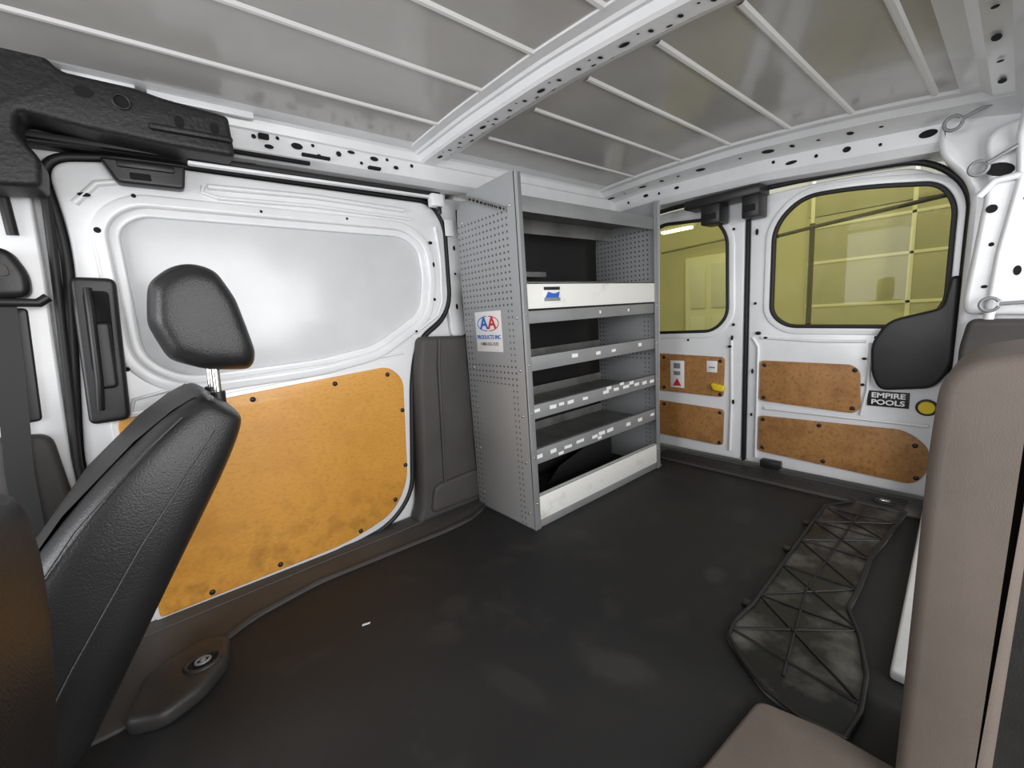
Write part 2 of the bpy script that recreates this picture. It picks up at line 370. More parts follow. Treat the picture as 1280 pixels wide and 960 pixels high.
tr=join('trim_6',[box('t',(-.16,1.415,1.222),(.895,1.50,1.236),'seal',.003),box('t',(.14,1.408,1.210),(.88,1.43,1.219),'white',.003),box('t',(.845,1.395,1.18),(.895,1.43,1.225),'white',.006),box('t',(.87,1.40,1.155),(.885,1.41,1.182),'black',.003),
   tube('t',[(-.20,1.46,1.02),(-.20,1.45,1.16),(-.15,1.44,1.225),(.3,1.43,1.232)],.010,'seal')])
tag(tr,'black upper sliding door track under the roof rail','door track','structure')
# ------------------------------------------------------------------ B pillar area
pil=plate('p',rnd([(-.60,.0),(-.205,.0),(-.195,.5),(-.165,.95),(-.155,1.22),(-.60,1.22)],.01,3),'Y',1.462,1.499,'white',bev=.006)
tube1=tube('p',[(-.180,1.455,.30),(-.185,1.455,.48),(-.150,1.455,.90),(-.135,1.455,1.10),(-.15,1.455,1.2)],.009,'seal')
p2=plate('p',rnd([(-.60,.02),(-.215,.02),(-.205,.40),(-.215,.57),(-.60,.60)],.03,5),'Y',1.43,1.47,'grey',bev=.012)
p3=plate('p',rnd([(-.60,.60),(-.225,.60),(-.205,.86),(-.60,.87)],.01,4),'Y',1.455,1.468,'black',bev=.004)
pil=join('wall_front',[pil,p2,p3,tube1]);tag(pil,'white door pillar with charcoal plastic lower trim','pillar','structure')
sb=thing('seat_belt',(-.22,1.42,.88),'black seat belt with upper guide on the door pillar','seat belt')
g1=plate('g',rnd([(-.26,.99),(-.205,.985),(-.185,.93),(-.19,.88),(-.26,.88)],.02,5),'Y',1.405,1.455,'black',bev=.014,bres=3)
g2=plate('g',rnd([(-.245,.955),(-.212,.95),(-.21,.925),(-.245,.925)],.01,5),'Y',1.402,1.407,'grey',bev=.001)
g3=tube('g',[(-.25,1.42,.872),(-.18,1.415,.868),(-.165,1.42,.88)],.010,'black')
child(sb,join('belt_guide',[g1,g2,g3]))
st=sweep('belt_strap',[[(x-.022,y,z),(x+.022,y,z),(x+.022,y-.002,z),(x-.022,y-.002,z)] for x,y,z in ((-.235,1.425,.885),(-.25,1.42,.7),(-.27,1.41,.5),(-.28,1.40,.25))],'seal');child(sb,st)
fo=thing('foam_block',(0,1.35,1.22),'black moulded bead foam pad clipped to the roof rail','foam pad')
F1=rnd([(-.40,1.41),(-.14,1.385),(-.09,1.375),(-.06,1.340),(.06,1.338),(.10,1.330),(.235,1.318),(.237,1.220),(.10,1.222),(-.04,1.232),(-.135,1.245),(-.145,1.205),(-.118,1.155),(-.125,1.10),(-.40,1.08)],.012,4)
f1=plate('f',F1,'Y',1.335,1.44,'foam',bev=.012,bres=3)
f2=discs('Y',1.3342,[(.03,1.30,.014,.014),(.13,1.28,.010,.014),(.20,1.28,.010,.014),(-.03,1.305,.016,.012)],'dark')
f3=[tube('f',[(.03+.015*math.cos(t/8*math.pi),1.334,1.30+.015*math.sin(t/8*math.pi)) for t in range(16)],.003,'foam',cyc=True),box('f',(.07,1.322,1.25),(.235,1.345,1.265),'foam',.006)]
child(fo,join('pad',[f1,f2]+f3))
# ------------------------------------------------------------------ shelving unit
X0,X1,Y0,Y1=.943,1.80,1.064,1.40
su=thing('shelving_unit',((X0+X1)/2,(Y0+Y1)/2,0),'grey steel cargo shelving rack with perforated end panels and white trays','shelving unit')
E=[(Y0-.004,0),(Y0-.02,1.222),(Y1-.085,1.215),(Y1-.01,1.17),(Y1,1.05),(Y1,0)]
for i,(xa,xb) in enumerate(((X0,X0+.004),(X1-.03,X1-.026))):
    e=plate('e',rnd(E,.008,3),'X',xa,xb,'perf',bev=.0008)
    s=1 if i==0 else -1
    fl_=box('e',(xa if s>0 else xb-.028,Y0-.008,0.0),((xa+.028) if s>0 else xb,Y0-.002,1.218),'steel',.001)
    ft=box('e',(xa-.0,Y0,0.0),(xa+.03,Y1,.004),'steel',.001)
    ep=join('end_panel',[e,fl_,ft]);child(su,ep,label='perforated grey steel end panel')
bm_=bolt_mesh(.005,.003,'chrome','X')
place('bolt',bm_,[(X0-.001,y,z) for z in (1.12,.76,.58,.42,.25,.06) for y in (1.085,1.36)],su,'zinc bolt')
by_=bolt_mesh(.004,.003,'chrome','Y')
place('bolt',by_,[(X0+.014,Y0-.009,z) for z in (.77,.60,.43,.27,.10)]+[(X1-.045,Y0-.009,z) for z in (.77,.60,.43,.27,.10)],su,'zinc bolt')
IX0,IX1=X0+.005,X1-.031
def shelf(name,z,liph,m='steel_in',drop=0):
    a=box('s',(IX0,Y0+.002,z),(IX1,Y1-.005,z+.003),m,.0005)
    b=box('s',(IX0,Y0,z-drop),(IX1,Y0+.003,z+liph),'steel',.0008)
    c=box('s',(IX0,Y1-.008,z),(IX1,Y1-.005,z+.04),m,.0005)
    d=box('s',(IX0,Y0,z+liph-.003),(IX1,Y0+.012,z+liph),'steel',.0008)
    return child(su,join(name,[a,b,c,d]))
tp=join('top_panel',[box('s',(IX0,Y0+.0,1.145),(IX1,Y1-.09,1.148),'steel_in',.0005),box('s',(IX0,Y0-.002,1.10),(IX1,Y0+.001,1.15),'steel',.0008),box('s',(IX0,Y1-.10,1.09),(IX1,Y1-.095,1.148),'steel_in',.0005)]);child(su,tp)
s1=shelf('shelf',.786,-.004,drop=.048)
wt=join('tray_front',[box('s',(IX0,Y0-.004,.787),(IX1,Y0-.001,.873),'white2',.001),box('s',(IX0,Y0-.004,.868),(IX1,Y0+.020,.873),'white2',.001),box('s',(IX0,Y0+.22,.787),(IX1,Y0+.223,.90),'steel_in',.001)]);child(su,wt,label='white sheet metal tray front')
s2_=shelf('shelf',.575,.052);s3_=shelf('shelf',.405,.052);s4_=shelf('shelf',.240,.056)
kp=join('kick_panel',[box('s',(IX0,Y0-.004,.030),(IX1,Y0-.001,.122),'white2',.001),box('s',(IX0,Y0-.002,.0),(IX1,Y0+.002,.032),'steel',.001),box('s',(IX0,Y0-.004,.118),(IX1,Y0+.014,.122),'white2',.001)]);child(su,kp,label='scuffed white kick panel')
bs=join('base_tray',[box('s',(IX0,Y0,.004),(IX1,Y1,.012),'carpet',.001)]);child(su,bs)
dv=plate('divider',[(1.25,.013),(1.33,.075),(1.72,.17),(1.72,.013)],'Y',1.30,1.304,'carpet',bev=.001);child(su,dv)
bb=box('back_bar',(IX0,Y1-.012,.93),(IX0+.45,Y1-.006,.952),'steel_in',.001);child(su,bb)
lm=bpy.data.meshes.new('lab')
bml=bmesh.new();bmesh.ops.create_cube(bml,size=1)
for v in bml.verts:v.co=(v.co.x*.034,v.co.y*.0006,v.co.z*.013)
bml.to_mesh(lm);bml.free();lm.materials.append(M['paper'])
def labels(sh,z,xs):
    for x,w in xs:
        o=bpy.data.objects.new('label_sticker',lm);o.location=(x,Y0-.0008,z+random.uniform(-.004,.004));o.scale=(w,1,random.uniform(.8,1.15));o.rotation_euler=(0,random.uniform(-.05,.05),0)
        COL.objects.link(o);child(sh,o);o['label']='small white label sticker'
labels(s1,.762,[(1.36,.3),(1.55,.3)])
labels(s2_,.602,[(1.20,1.0),(1.34,.8),(1.44,.8),(1.63,.7)])
labels(s3_,.432,[(.985,1.1),(1.07,1),(1.115,.8),(1.165,1),(1.25,.9),(1.38,1.1),(1.45,1),(1.52,1.3),(1.60,1),(1.66,1),(1.72,1)])
labels(s3_,.448,[(1.40,.9),(1.49,.8),(1.56,.9)])
labels(s4_,.268,[(.985,1.1),(1.06,.9),(1.14,1.2),(1.21,1.3),(1.30,1),(1.345,1.2),(1.40,1.2),(1.53,.9),(1.62,1),(1.72,.9)])
labels(s4_,.250,[(1.10,.8),(1.33,.7)])
stk=join('tray_sticker',[box('s',(1.045,Y0-.0055,.805),(1.135,Y0-.004,.862),'paper',.0003),box('s',(1.05,Y0-.0062,.810),(1.13,Y0-.0055,.822),'steel',.0002),plate('s',[(1.055,.822),(1.07,.842),(1.10,.836),(1.128,.842),(1.122,.822)],'Y',Y0-.0066,Y0-.0056,'blue',bev=0.0002),box('s',(1.05,Y0-.0062,.848),(1.13,Y0-.0055,.859),'black',.0002)]);child(su,stk,label='small blue and white picture sticker')
yc,zz=1.247,.718
lb=[box('l',(X0-.0015,yc-.078,zz-.075),(X0-.0004,yc+.078,zz+.072),'paper',.0003)]
lb.append(text('l','A',.062,'X',yc+.024,zz+.028,X0-.0022,'blue',bold=.0015,sx=1.15))
lb.append(text('l','A',.062,'X',yc-.024,zz+.028,X0-.0022,'red',bold=.0015,sx=1.15))
for c,mm,a0,a1 in ((yc,'blue',-90,90),(yc,'red',90,270)):
    lb.append(tube('l',[(X0-.0018,c+.063*math.cos(math.radians(a)),zz+.028+.027*math.sin(math.radians(a))) for a in range(a0+6,a1-5,8)],.0016,mm,res=1))
lb.append(text('l','PRODUCTS INC',.021,'X',yc,zz-.022,X0-.0022,'blue',bold=.0004,sx=.95))
lb.append(text('l','1-800-553-1572',.017,'X',yc,zz-.047,X0-.0022,'ink',sx=1.0))
child(su,join('maker_sticker',lb),label='white sticker with blue and red lettering')
pa,pb_,pc=Vector((.937,1.10,1.11)),Vector((.93,1.30,1.19)),Vector((.915,1.42,1.225))
bo=[sweep('b',[[p+Vector((0,0,-.010)),p+Vector((0,0,.010)),p+Vector((.002,0,.010)),p+Vector((.002,0,-.010))] for p in (pa,pb_,pc)],'chrome')]
bo.append(discs('X',.9295,[(pa.y+(pb_.y-pa.y)*t,pa.z+(pb_.z-pa.z)*t,.0045,.0045) for t in [.08+.105*i for i in range(9)]]))
child(su,join('brace_strap',bo),label='perforated zinc brace strap')
tg=thing('hanging_tag',(.90,1.455,1.12),'small white paper tag taped to the wall beside the rack','tag')
child(tg,box('paper_tag',(.925,1.452,1.09),(.965,1.455,1.15),'paper',.001))
# ------------------------------------------------------------------ rear doors
def rear_door(name,yo,win,panels,label):
    e=thing(name,(2.06,sum(p[0] for p in yo)/len(yo),.02),label,'rear door');e['kind']='structure'
    b=plate('b',yo,'X',2.04,2.075,'white',holes=[grow(win,.004)],bev=.008,bres=4)
    r1=plate('b',grow(win,.035),'X',2.034,2.046,'white',holes=[grow(win,.008)],bev=.005,bres=3)
    return e,[b,r1]
RW=rnd([(.680,.70,.07),(.678,1.06,.08),(.585,1.152,.10),(.40,1.140,.1),(.20,1.100,.05),(.160,1.03,.08),(.160,.70,.06),(.24,.640,.08),(.62,.650,.07)],.06,8)
LW=rnd([(1.27,.63,.06),(1.27,1.10,.08),(1.20,1.165,.08),(.93,1.140,.07),(.872,1.06,.08),(.866,.70,.07),(.93,.635,.07)],.06,8)
Dr=rnd([(.775,.02,.02),(.775,1.195,.03),(.5,1.195,.3),(.24,1.170,.10),(.135,1.06,.12),(.128,.5,.1),(.135,.02,.03)],.03,10)
Dl=rnd([(.795,.02,.02),(.795,1.20,.03),(1.1,1.225,.3),(1.40,1.20,.12),(1.46,1.0,.1),(1.46,.02,.03)],.03,8)
r,rb=rear_door('door_2',Dr,RW,None,'white rear cargo door with tinted window, wiper cover and hardboard panels')
rb+=[tube('b',[(2.039,.755,.60),(2.037,.73,.56),(2.037,.73,.05)],.006,'white'),tube('b',[(2.038,.70,.285),(2.037,.5,.285),(2.037,.17,.285)],.006,'white'),
     tube('b',[(2.038,.345,.58),(2.037,.345,.40),(2.037,.36,.30)],.006,'white'),tube('b',[(2.038,.72,.60),(2.037,.5,.585),(2.037,.36,.585)],.006,'white'),
     discs('X',2.0305,[(.745,1.05,.006,.014),(.745,.75,.006,.006),(.73,.62,.012,.008),(.70,.60,.008,.005),(.155,.60,.008,.006),(.33,.60,.006,.006),(.36,.52,.007,.005),(.36,.42,.006,.006),(.75,.45,.005,.012),(.75,.25,.005,.008)])]
child(r,join('body',rb))
child(r,plate('gasket',grow(RW,.010),'X',2.030,2.050,'seal',holes=[grow(RW,-.004)],bev=.003),label='black window gasket')
child(r,plate('window_pane',grow(RW,.003),'X',2.052,2.056,'glass',bev=.0005),label='yellow tinted glass')
def bev_panel(pts):
    return plate('lining_panel',rnd(pts,.015,5),'X',2.030,2.038,'wood2',bev=.0015)
child(r,bev_panel([(.718,.500),(.718,.320,.015),(.38,.305,.02),(.362,.33,.02),(.370,.470,.02),(.395,.495,.02)]),label='brown hardboard panel')
child(r,bev_panel([(.718,.250),(.718,.085,.015),(.20,.062,.03),(.165,.11,.04),(.162,.20,.03),(.20,.24,.02),(.24,.262,.02)]),label='brown hardboard panel')
fx=bolt_mesh(.0085,.004,'black','X')
place('fastener',fx,[(2.029,y,z) for y,z in ((.70,.48),(.70,.335),(.385,.475),(.385,.325),(.70,.235),(.70,.105),(.49,.24),(.47,.09),(.20,.21),(.19,.09))],r,'black push-in fastener')
cov=plate('wiper_cover',rnd([(.342,.575,.03),(.301,.662,.04),(.165,.70,.02),(.152,.80,.02),(.125,.80,.02),(.125,.50,.04),(.165,.425,.03),(.31,.405,.03),(.335,.47,.02)],.02,6),'X',2.008,2.04,'black',bev=.012,bres=4)
child(r,cov,label='black plastic wiper motor cover')
sg=[box('s',(2.0335,.226,.342),(2.0375,.343,.400),'ink',.0005),
    text('s','EMPIRE',.026,'X',.2845,.3835,2.0329,'paper',bold=.0007,sx=1.18),text('s','POOLS',.026,'X',.2845,.3575,2.0329,'paper',bold=.0007,sx=1.18)]
child(r,join('name_sign',sg),label='black sticker reading EMPIRE POOLS')
yb=bmesh.new();bmesh.ops.create_cone(yb,cap_ends=True,segments=28,radius1=.024,radius2=.021,depth=.008)
ym=bpy.data.meshes.new('y');yb.to_mesh(ym);yb.free();ym.transform(Matrix.Translation((2.033,.180,.352))@Matrix.Rotation(-math.pi/2,4,'Y'))
yo=finish('y',ym,'yellow');rim=tube('y',[(2.036,.180+.026*math.cos(t/12*math.pi),.352+.026*math.sin(t/12*math.pi)) for t in range(24)],.004,'black',cyc=True)
child(r,join('release_knob',[yo,rim]),label='round yellow knob with black rim')
child(r,join('lower_latch',[box('l',(2.0,.62,.02),(2.04,.70,.055),'black',.006)]),label='black lower latch box')
l,lb_=rear_door('door_3',Dl,LW,None,'white rear cargo door with tinted window and two hardboard panels')
lb_+=[discs('X',2.0305,[(.835,.66,.007,.007),(.84,.60,.006,.012),(.83,.30,.006,.012),(.85,.56,.01,.006),(1.05,.59,.006,.006),(.84,1.08,.006,.006)]),tube('b',[(2.038,.845,.60),(2.037,.84,.3),(2.037,.845,.06)],.006,'white')]
child(l,join('body',lb_))
child(l,plate('gasket',grow(LW,.010),'X',2.030,2.050,'seal',holes=[grow(LW,-.004)],bev=.003),label='black window gasket')
child(l,plate('window_pane',grow(LW,.003),'X',2.052,2.056,'glass',bev=.0005),label='yellow tinted glass')
for (za,zb) in (((.325,.525)),((.085,.272))):
    child(l,plate('lining_panel',rnd([(1.38,za),(1.38,zb),(.872,zb-.016),(.876,za-.008)],.018,5),'X',2.030,2.038,'wood2',bev=.0015),label='brown hardboard panel')
place('fastener',fx,[(2.029,y,z) for y,z in ((.89,.49),(.89,.33),(1.18,.50),(1.18,.34),(.89,.24),(.89,.09),(1.18,.25))],l,'black push-in fastener')
w1=[box('w',(2.028,1.070,.345),(2.0298,1.145,.485),'paper',.0003),box('w',(2.0272,1.09,.445),(2.0279,1.125,.472),'steel',.0001),box('w',(2.0272,1.09,.41),(2.0279,1.125,.43),'steel',.0001),plate('w',[(1.085,.355),(1.130,.355),(1.1075,.395)],'X',2.027,2.0279,'red',bev=.0001)]
child(l,join('warning_sticker',w1),label='white warning sticker with red triangle')
child(l,join('warning_sticker',[box('w',(2.028,.905,.435),(2.0298,.955,.49),'paper',.0003),box('w',(2.0272,.915,.455),(2.0279,.945,.462),'steel',.0001)]),label='small white notice sticker')
child(l,join('release_lever',[plate('y',rnd([(.93,.385),(.865,.375),(.87,.345),(.92,.35)],.012,5),'X',2.012,2.03,'yellow',bev=.005)]),label='yellow release lever')
child(l,box('center_seal',(2.035,.778,.02),(2.06,.792,1.20),'seal',.004))
ol=thing('overhead_latch',(2.0,.85,1.16),'black plastic latch housing above the rear door gap','latch')
child(ol,join('housing',[box('o',(1.93,.70,1.185),(2.035,1.02,1.225),'black',.008),box('o',(1.94,.705,1.10),(2.03,.775,1.20),'black',.008),box('o',(1.935,.86,1.105),(2.03,.945,1.19),'black',.008),box('o',(1.93,.72,1.125),(1.945,.76,1.15),'dark',.003),box('o',(1.93,.875,1.125),(1.945,.93,1.15),'dark',.003)]))
# header
zt=[(-.2,-.09),(.0,-.055),(.17,-.015),(.7,.035),(1.22,.05),(1.5,.03)]
secs=[]
for i in range(41):
    y=-.10+i*1.62/40;d=lerp(y,zt);c0=zc(y)
    za=min(1.345+d*.6,c0-.008)
    secs.append([(1.79,y,c0+.004),(1.80,y,za),(1.825,y,za-.004),(1.845,y,za-.022),(1.925,y,1.280+d),(1.94,y,1.272+d),(1.953,y,1.225+d),(1.972,y,1.20+d),(2.075,y,1.188+d),(2.075,y,c0+.03)])
hd=sweep('h',secs,'white',angle=20)
def headx(u,w):
    d=lerp(u,zt);return 1.94+(1.272+d-w)/.047*.013-.0015
hh=[]
for (y,w,a,b) in ((.225,.02,.022,.011),(.34,.025,.005,.005),(.43,.02,.012,.009),(.52,.022,.006,.006),(.60,.028,.02,.006),(.66,.015,.006,.006),(1.06,.02,.012,.006),(1.15,.025,.006,.006),(1.22,.02,.014,.007),(1.32,.022,.006,.006)):
    hh.append((y,1.272+lerp(y,zt)-w,a,b))
h2_=discs('X',headx,hh)
def headz(u,w):
    d=lerp(w,zt);za=min(1.345+d*.6,zc(w)-.008)-.022
    t=(u-1.845)/.08;return za+(1.280+d-za)*t-.0012
h3_=discs('Z',headz,[(1.885,y,a,b) for y,a,b in ((.33,.006,.006),(.41,.012,.010),(.50,.006,.006),(.58,.012,.008),(.66,.016,.022),(.76,.006,.006),(.92,.014,.020),(1.02,.006,.006),(1.10,.010,.010),(1.20,.014,.018),(1.30,.006,.006),(1.38,.012,.02))])
hd=join('trim_7',[hd,h2_,h3_]);tag(hd,'white rear roof header with stamped holes above the rear doors','header','structure')
wt_=tube('trim_8',[(2.03,u,w) for u,w in rnd([(.128,.02,.01),(.122,1.07,.12),(.23,1.185,.10),(.5,1.212,.3),(.78,1.22,.1),(1.1,1.235,.3),(1.44,1.215,.1)],.03,8)],.010,'seal')
tag(wt_,'black rubber weather seal around the rear door opening','weather seal','structure')
# ------------------------------------------------------------------ near rear corner pillar
c1=plate('c',rnd([(.125,.0),(.118,1.06,.15),(.20,1.17,.15),(.20,1.26),(-.45,1.26),(-.45,0)],.01,8),'X',1.935,2.03,'white',bev=.015,bres=4)
c2=plate('c',rnd([(.105,.68),(.112,.72),(.085,1.08,.08),(.11,1.2,.08),(-.2,1.25),(-.2,.66)],.02,6),'X',1.90,1.945,'white',bev=.014,bres=4)
c3=plate('c',rnd([(.108,.0),(.108,.58),(.095,.665),(-.2,.655),(-.2,0)],.02,5),'X',1.87,1.95,'grey',bev=.015,bres=3)
c4=tube('c',[(1.90,.055,.66),(1.895,.045,.85),(1.895,.02,1.05),(1.88,.03,1.16),(1.85,.02,1.24)],.012,'white')
c5=discs('X',1.8985,[(.072,.98,.012,.012),(.065,.88,.006,.006),(.04,.93,.006,.010),(.07,.76,.007,.005),(.02,1.0,.008,.012),(.01,.80,.008,.014),(.0,.90,.005,.016),(-.005,1.10,.010,.020)])
c6=[tube('c',[(1.895,.10,1.02),(1.89,.07,1.055),(1.89,.0,1.06)],.010,'white'),discs('X',1.8988,[(.065,1.085,.030,.018,.3)])]
cp=join('wall_rear',[c1,c2,c3,c4,c5]+c6);tag(cp,'white rear corner pillar with charcoal lower trim','pillar','structure')
nr=sweep('wall_right',[[(x,y,z) for y,z in ((.155,1.315),(.150,1.292),(.11,1.284),(.09,1.268),(.05,1.262),(.03,1.225),(-.03,1.205),(-.06,1.17),(-.25,1.17),(-.25,1.40),(.155,1.40))] for x in (.5,1.92)],'white',angle=20)
nr2=discs('Z',1.2605,[(1.70,.07,.02,.008),(1.55,.07,.008,.006),(1.40,.072,.02,.008),(1.25,.07,.008,.006)])
nr=join('wall_right',[nr,nr2])
tag(nr,'white roof side rail above the cargo opening','roof rail','structure')
def hook(y,z,ang):
    e=thing('wire_hook',(1.87,y,z),'zinc plated eye bolt hook on the rear corner pillar','hook','tie hooks on the rear corner pillar')
    R=.019;pts=[]
    for k in range(21):
        t=math.radians(ang+20+k*320/20);pts.append((1.872,y+R*math.cos(t),z+R*math.sin(t)))
    a=math.radians(ang);dy,dz=math.cos(a),math.sin(a)
    lo=tube('eye',pts,.0048,'steel');child(e,lo)
    sh=tube('shank',[(1.872,y+dy*R,z+dz*R),(1.875,y+dy*.06,z+dz*.06),(1.885,y+dy*.12,z+dz*.12-.0),(1.91,y+dy*.14,z+dz*.14)],.0055,'steel');child(e,sh)
hook(.165,1.235,160);hook(.105,1.095,150);hook(.055,.708,178)
# ------------------------------------------------------------------ near side
ns=plate('trim_9',rnd([(1.02,.108),(1.93,.158),(1.93,-.10),(1.02,-.10)],.008,3),'Z',0,.022,'white',bev=.006);tag(ns,'low white painted inner sill along the side opening','sill','structure')
pt=plate('trim_10',rnd([(.066,.0),(.062,.56,.08),(.056,.675,.06),(-.034,.695,.01),(-.026,.0)],.015,7),'X',.75,.95,'taupe',bev=.016,bres=4)
tag(pt,'taupe moulded plastic trim on the side door pillar','pillar trim','structure')
dk2=plate('trim_11',rnd([(-.018,.0),(-.026,.67),(-.60,.70),(-.60,.0)],.01,4),'X',.76,.93,'grey2',bev=.004)
tag(dk2,'dark plastic edge of the open side door','door edge','structure')
ts=plate('trim_12',rnd([(.35,-.10),(.35,.30),(.60,.275),(.775,.262),(.80,.16),(.80,-.10)],.02,5),'Z',0,.018,'taupe',bev=.008)
tag(ts,'taupe plastic step tread at the side opening','step trim','structure')
# ------------------------------------------------------------------ tray on floor
tp_=rnd([(1.775,.400),(1.890,.33),(1.885,.19),(1.60,.205),(1.491,.214),(1.30,.205),(1.19,.205),(1.10,.165),(.985,.132),(.88,.122),(.80,.129),(.79,.20),(.806,.262),(.852,.325),(.90,.375),(.96,.385),(1.05,.378),(1.387,.389),(1.60,.397)],.008,2)
tray=plate('t',tp_,'Z',.001,.010,'tray',bev=.003)
edge=tube('t',[(u,v,.012) for u,v in grow(tp_,-.005)],.005,'black',cyc=True,res=2)
rb_=[]
segs=[((.93,.378),(.90,.128)),((1.10,.378),(1.12,.175)),((1.28,.383),(1.29,.208)),((1.46,.388),(1.47,.214)),((1.62,.393),(1.62,.207)),((1.76,.395),(1.77,.200)),
      ((.87,.25),(1.20,.30)),((1.20,.30),(1.84,.30)),
      ((.93,.378),(1.12,.175)),((1.10,.378),(1.29,.208)),((1.28,.383),(1.12,.175)),((1.46,.388),(1.29,.208)),((1.46,.388),(1.62,.207)),((1.62,.393),(1.47,.214)),((1.76,.395),(1.62,.207)),((1.62,.393),(1.77,.20)),((1.10,.378),(.90,.128))]
for a,b in segs:
    rb_.append(tube('t',[(*a,.011),(*b,.011)],.0032,'black',res=1))
for (u,v) in ((1.05,.385),(1.387,.397),(1.6,.405)):
    rb_.append(box('t',(u-.012,v-.006,.002),(u+.012,v+.012,.012),'black',.003))
tray=join('floor_tray',[tray,edge]+rb_);tag(tray,'dusty black ribbed plastic panel lying on the cargo floor','plastic tray')
# floor anchor
an=thing('tie_down_anchor',(-.05,1.18,0),'black moulded floor housing with a recessed bolt anchor','floor anchor')
a1=plate('a',rnd([(-.16,1.06),(-.13,1.19),(-.02,1.235),(.035,1.20),(.02,1.12),(-.03,1.06),(-.10,1.03)],.02,6),'Z',.0,.040,'grey2',bev=.014,bres=4)
a2=discs('Z',.0408,[(-.025,1.135,.030,.024,.5)],'dark',20)
a5=tube('a',[(-.025+.033*math.cos(t/10*math.pi),1.135+.027*math.sin(t/10*math.pi),.040) for t in range(20)],.005,'grey2',cyc=True)
child(an,join('housing',[a1,a2,a5]))
a3=tube('anchor_ring',[(-.025+.014*math.cos(t/8*math.pi),1.135+.011*math.sin(t/8*math.pi),.044) for t in range(16)],.003,'steel',cyc=True)
a4=bolt_mesh(.007,.005,'steel','Z');child(an,a3,label='metal ring');place('bolt',a4,[(-.025,1.135,.044)],an)
chp=plate('paper_scrap',[(.30,1.035),(.318,1.03),(.322,1.034),(.303,1.041)],'Z',.0005,.002,'paper',bev=.0003);tag(chp,'tiny white paper scrap on the black floor','scrap')
# ------------------------------------------------------------------ seats
def seat(loc,st,yc,label,head,dipk=.22):
    e=thing('car_seat',loc,label,'car seat','front seats')
    secs=[];n=28
    for (bx,bz,fx_,fz,hw) in st:
        cx,cz=(bx+fx_)/2,(bz+fz)/2;hx,hz=(bx-fx_)/2,(bz-fz)/2
        ring=[]
        for k in range(n):
            t=2*math.pi*k/n;c,s=math.cos(t),math.sin(t)
            cc=math.copysign(abs(c)**.5,c);ss=math.copysign(abs(s)**.34,s)
            dip=0
            if cc<0:dip=dipk*(1-abs(ss))**.8
            cc2=cc*(1-dip*0.9)
            ring.append((cx+hx*cc2,yc+hw*ss,cz+hz*cc2))
        secs.append(ring)
    b=sweep('backrest',secs,'leather');sm=b.modifiers.new('s','SUBSURF');sm.levels=2;sm.render_levels=2
    b.data.set_sharp_from_angle(angle=math.pi)
    child(e,b,label='reclined black leather backrest')
    for s in (-1,1):
        for t,k in ((.84,.962),(.40,1.0)):
            pts=[]
            for (bx,bz,fx_,fz,hw) in st[1:-2]:
                pts.append((bx+(fx_-bx)*t,yc+s*(hw*k+.001),bz+(fz-bz)*t))
            child(e,tube('seam',pts,.0016,'leather2',res=1))
    ip=[]
    for (bx,bz,fx_,fz,hw) in st[1:-1]:
        ip.append([(bx+(fx_-bx)*.95,yc+u*hw,bz+(fz-bz)*.95) for u in (-.74,-.4,0,.4,.74)])
    child(e,sweep('center_insert',ip,'leather2',closed=False),label='charcoal centre panel')
    bx,bz,fx_,fz,hw=st[0]
    cs=box('cushion',(fx_-.42,yc-.235,bz-.06),(fx_+.02,yc+.235,bz+.10),'leather',.05,4);child(e,cs)
    bsx=box('seat_base',(fx_-.38,yc-.20,0.001),(fx_+.10,yc+.20,bz-.04),'black',.02,3);child(e,bsx)
    hx,hz,out,hwid,pb=head
    secs=[]
    for s_,k in ((-1,.60),(-.97,.78),(-.84,.93),(-.5,.99),(0,1.0),(.5,.99),(.84,.93),(.97,.78),(1,.60)):
        secs.append([(hx+(x-hx)*k,yc+s_*hwid,hz+(z-hz)*k) for x,z in out])
    h=sweep('headrest',secs,'leather');h.data.set_sharp_from_angle(angle=math.pi);sm=h.modifiers.new('s','SUBSURF');sm.levels=2;sm.render_levels=2
    child(e,h,label='black leather headrest')
    for s in (-.06,.06):
        child(e,tube('headrest_post',[(pb[0],yc+s,pb[1]),(pb[2],yc+s,pb[3])],.007,'chrome'))
        child(e,tube('post_collar',[(pb[0],yc+s,pb[1]),(pb[0]+(pb[2]-pb[0])*.25,yc+s,pb[1]+(pb[3]-pb[1])*.25)],.013,'black'))
    return e
st=[(-.195,.08,-.37,.22,.215),(-.185,.095,-.35,.235,.225),(-.098,.245,-.268,.370,.235),(-.002,.405,-.155,.517,.235),(.066,.515,-.055,.610,.225),(.098,.575,.003,.650,.212),(.110,.606,.040,.667,.205),(.108,.624,.06,.667,.195)]
ho=rnd([(.045,.905),(.008,.875),(-.004,.80),(.018,.728),(.075,.702),(.150,.692),(.163,.725),(.142,.84),(.116,.898),(.08,.912)],.014,2)
seat((-.2,1.10,0),st,1.10,'black leather front passenger seat, backrest reclined rearward',(.078,.805,ho,.135,(.084,.630,.090,.74)))
st2=[(-.175,.10,-.35,.18,.20),(-.17,.12,-.34,.20,.225),(-.140,.32,-.29,.36,.230),(-.118,.48,-.24,.50,.230),(-.112,.58,-.21,.59,.225),(-.116,.622,-.195,.63,.215),(-.128,.646,-.18,.65,.19)]
ho2=[(x-.37,z-.05) for x,z in ho]
seat((-.3,.42,0),st2,.43,'black leather driver seat beside the side opening',(-.292,.755,ho2,.11,(-.17,.62,-.26,.69)))
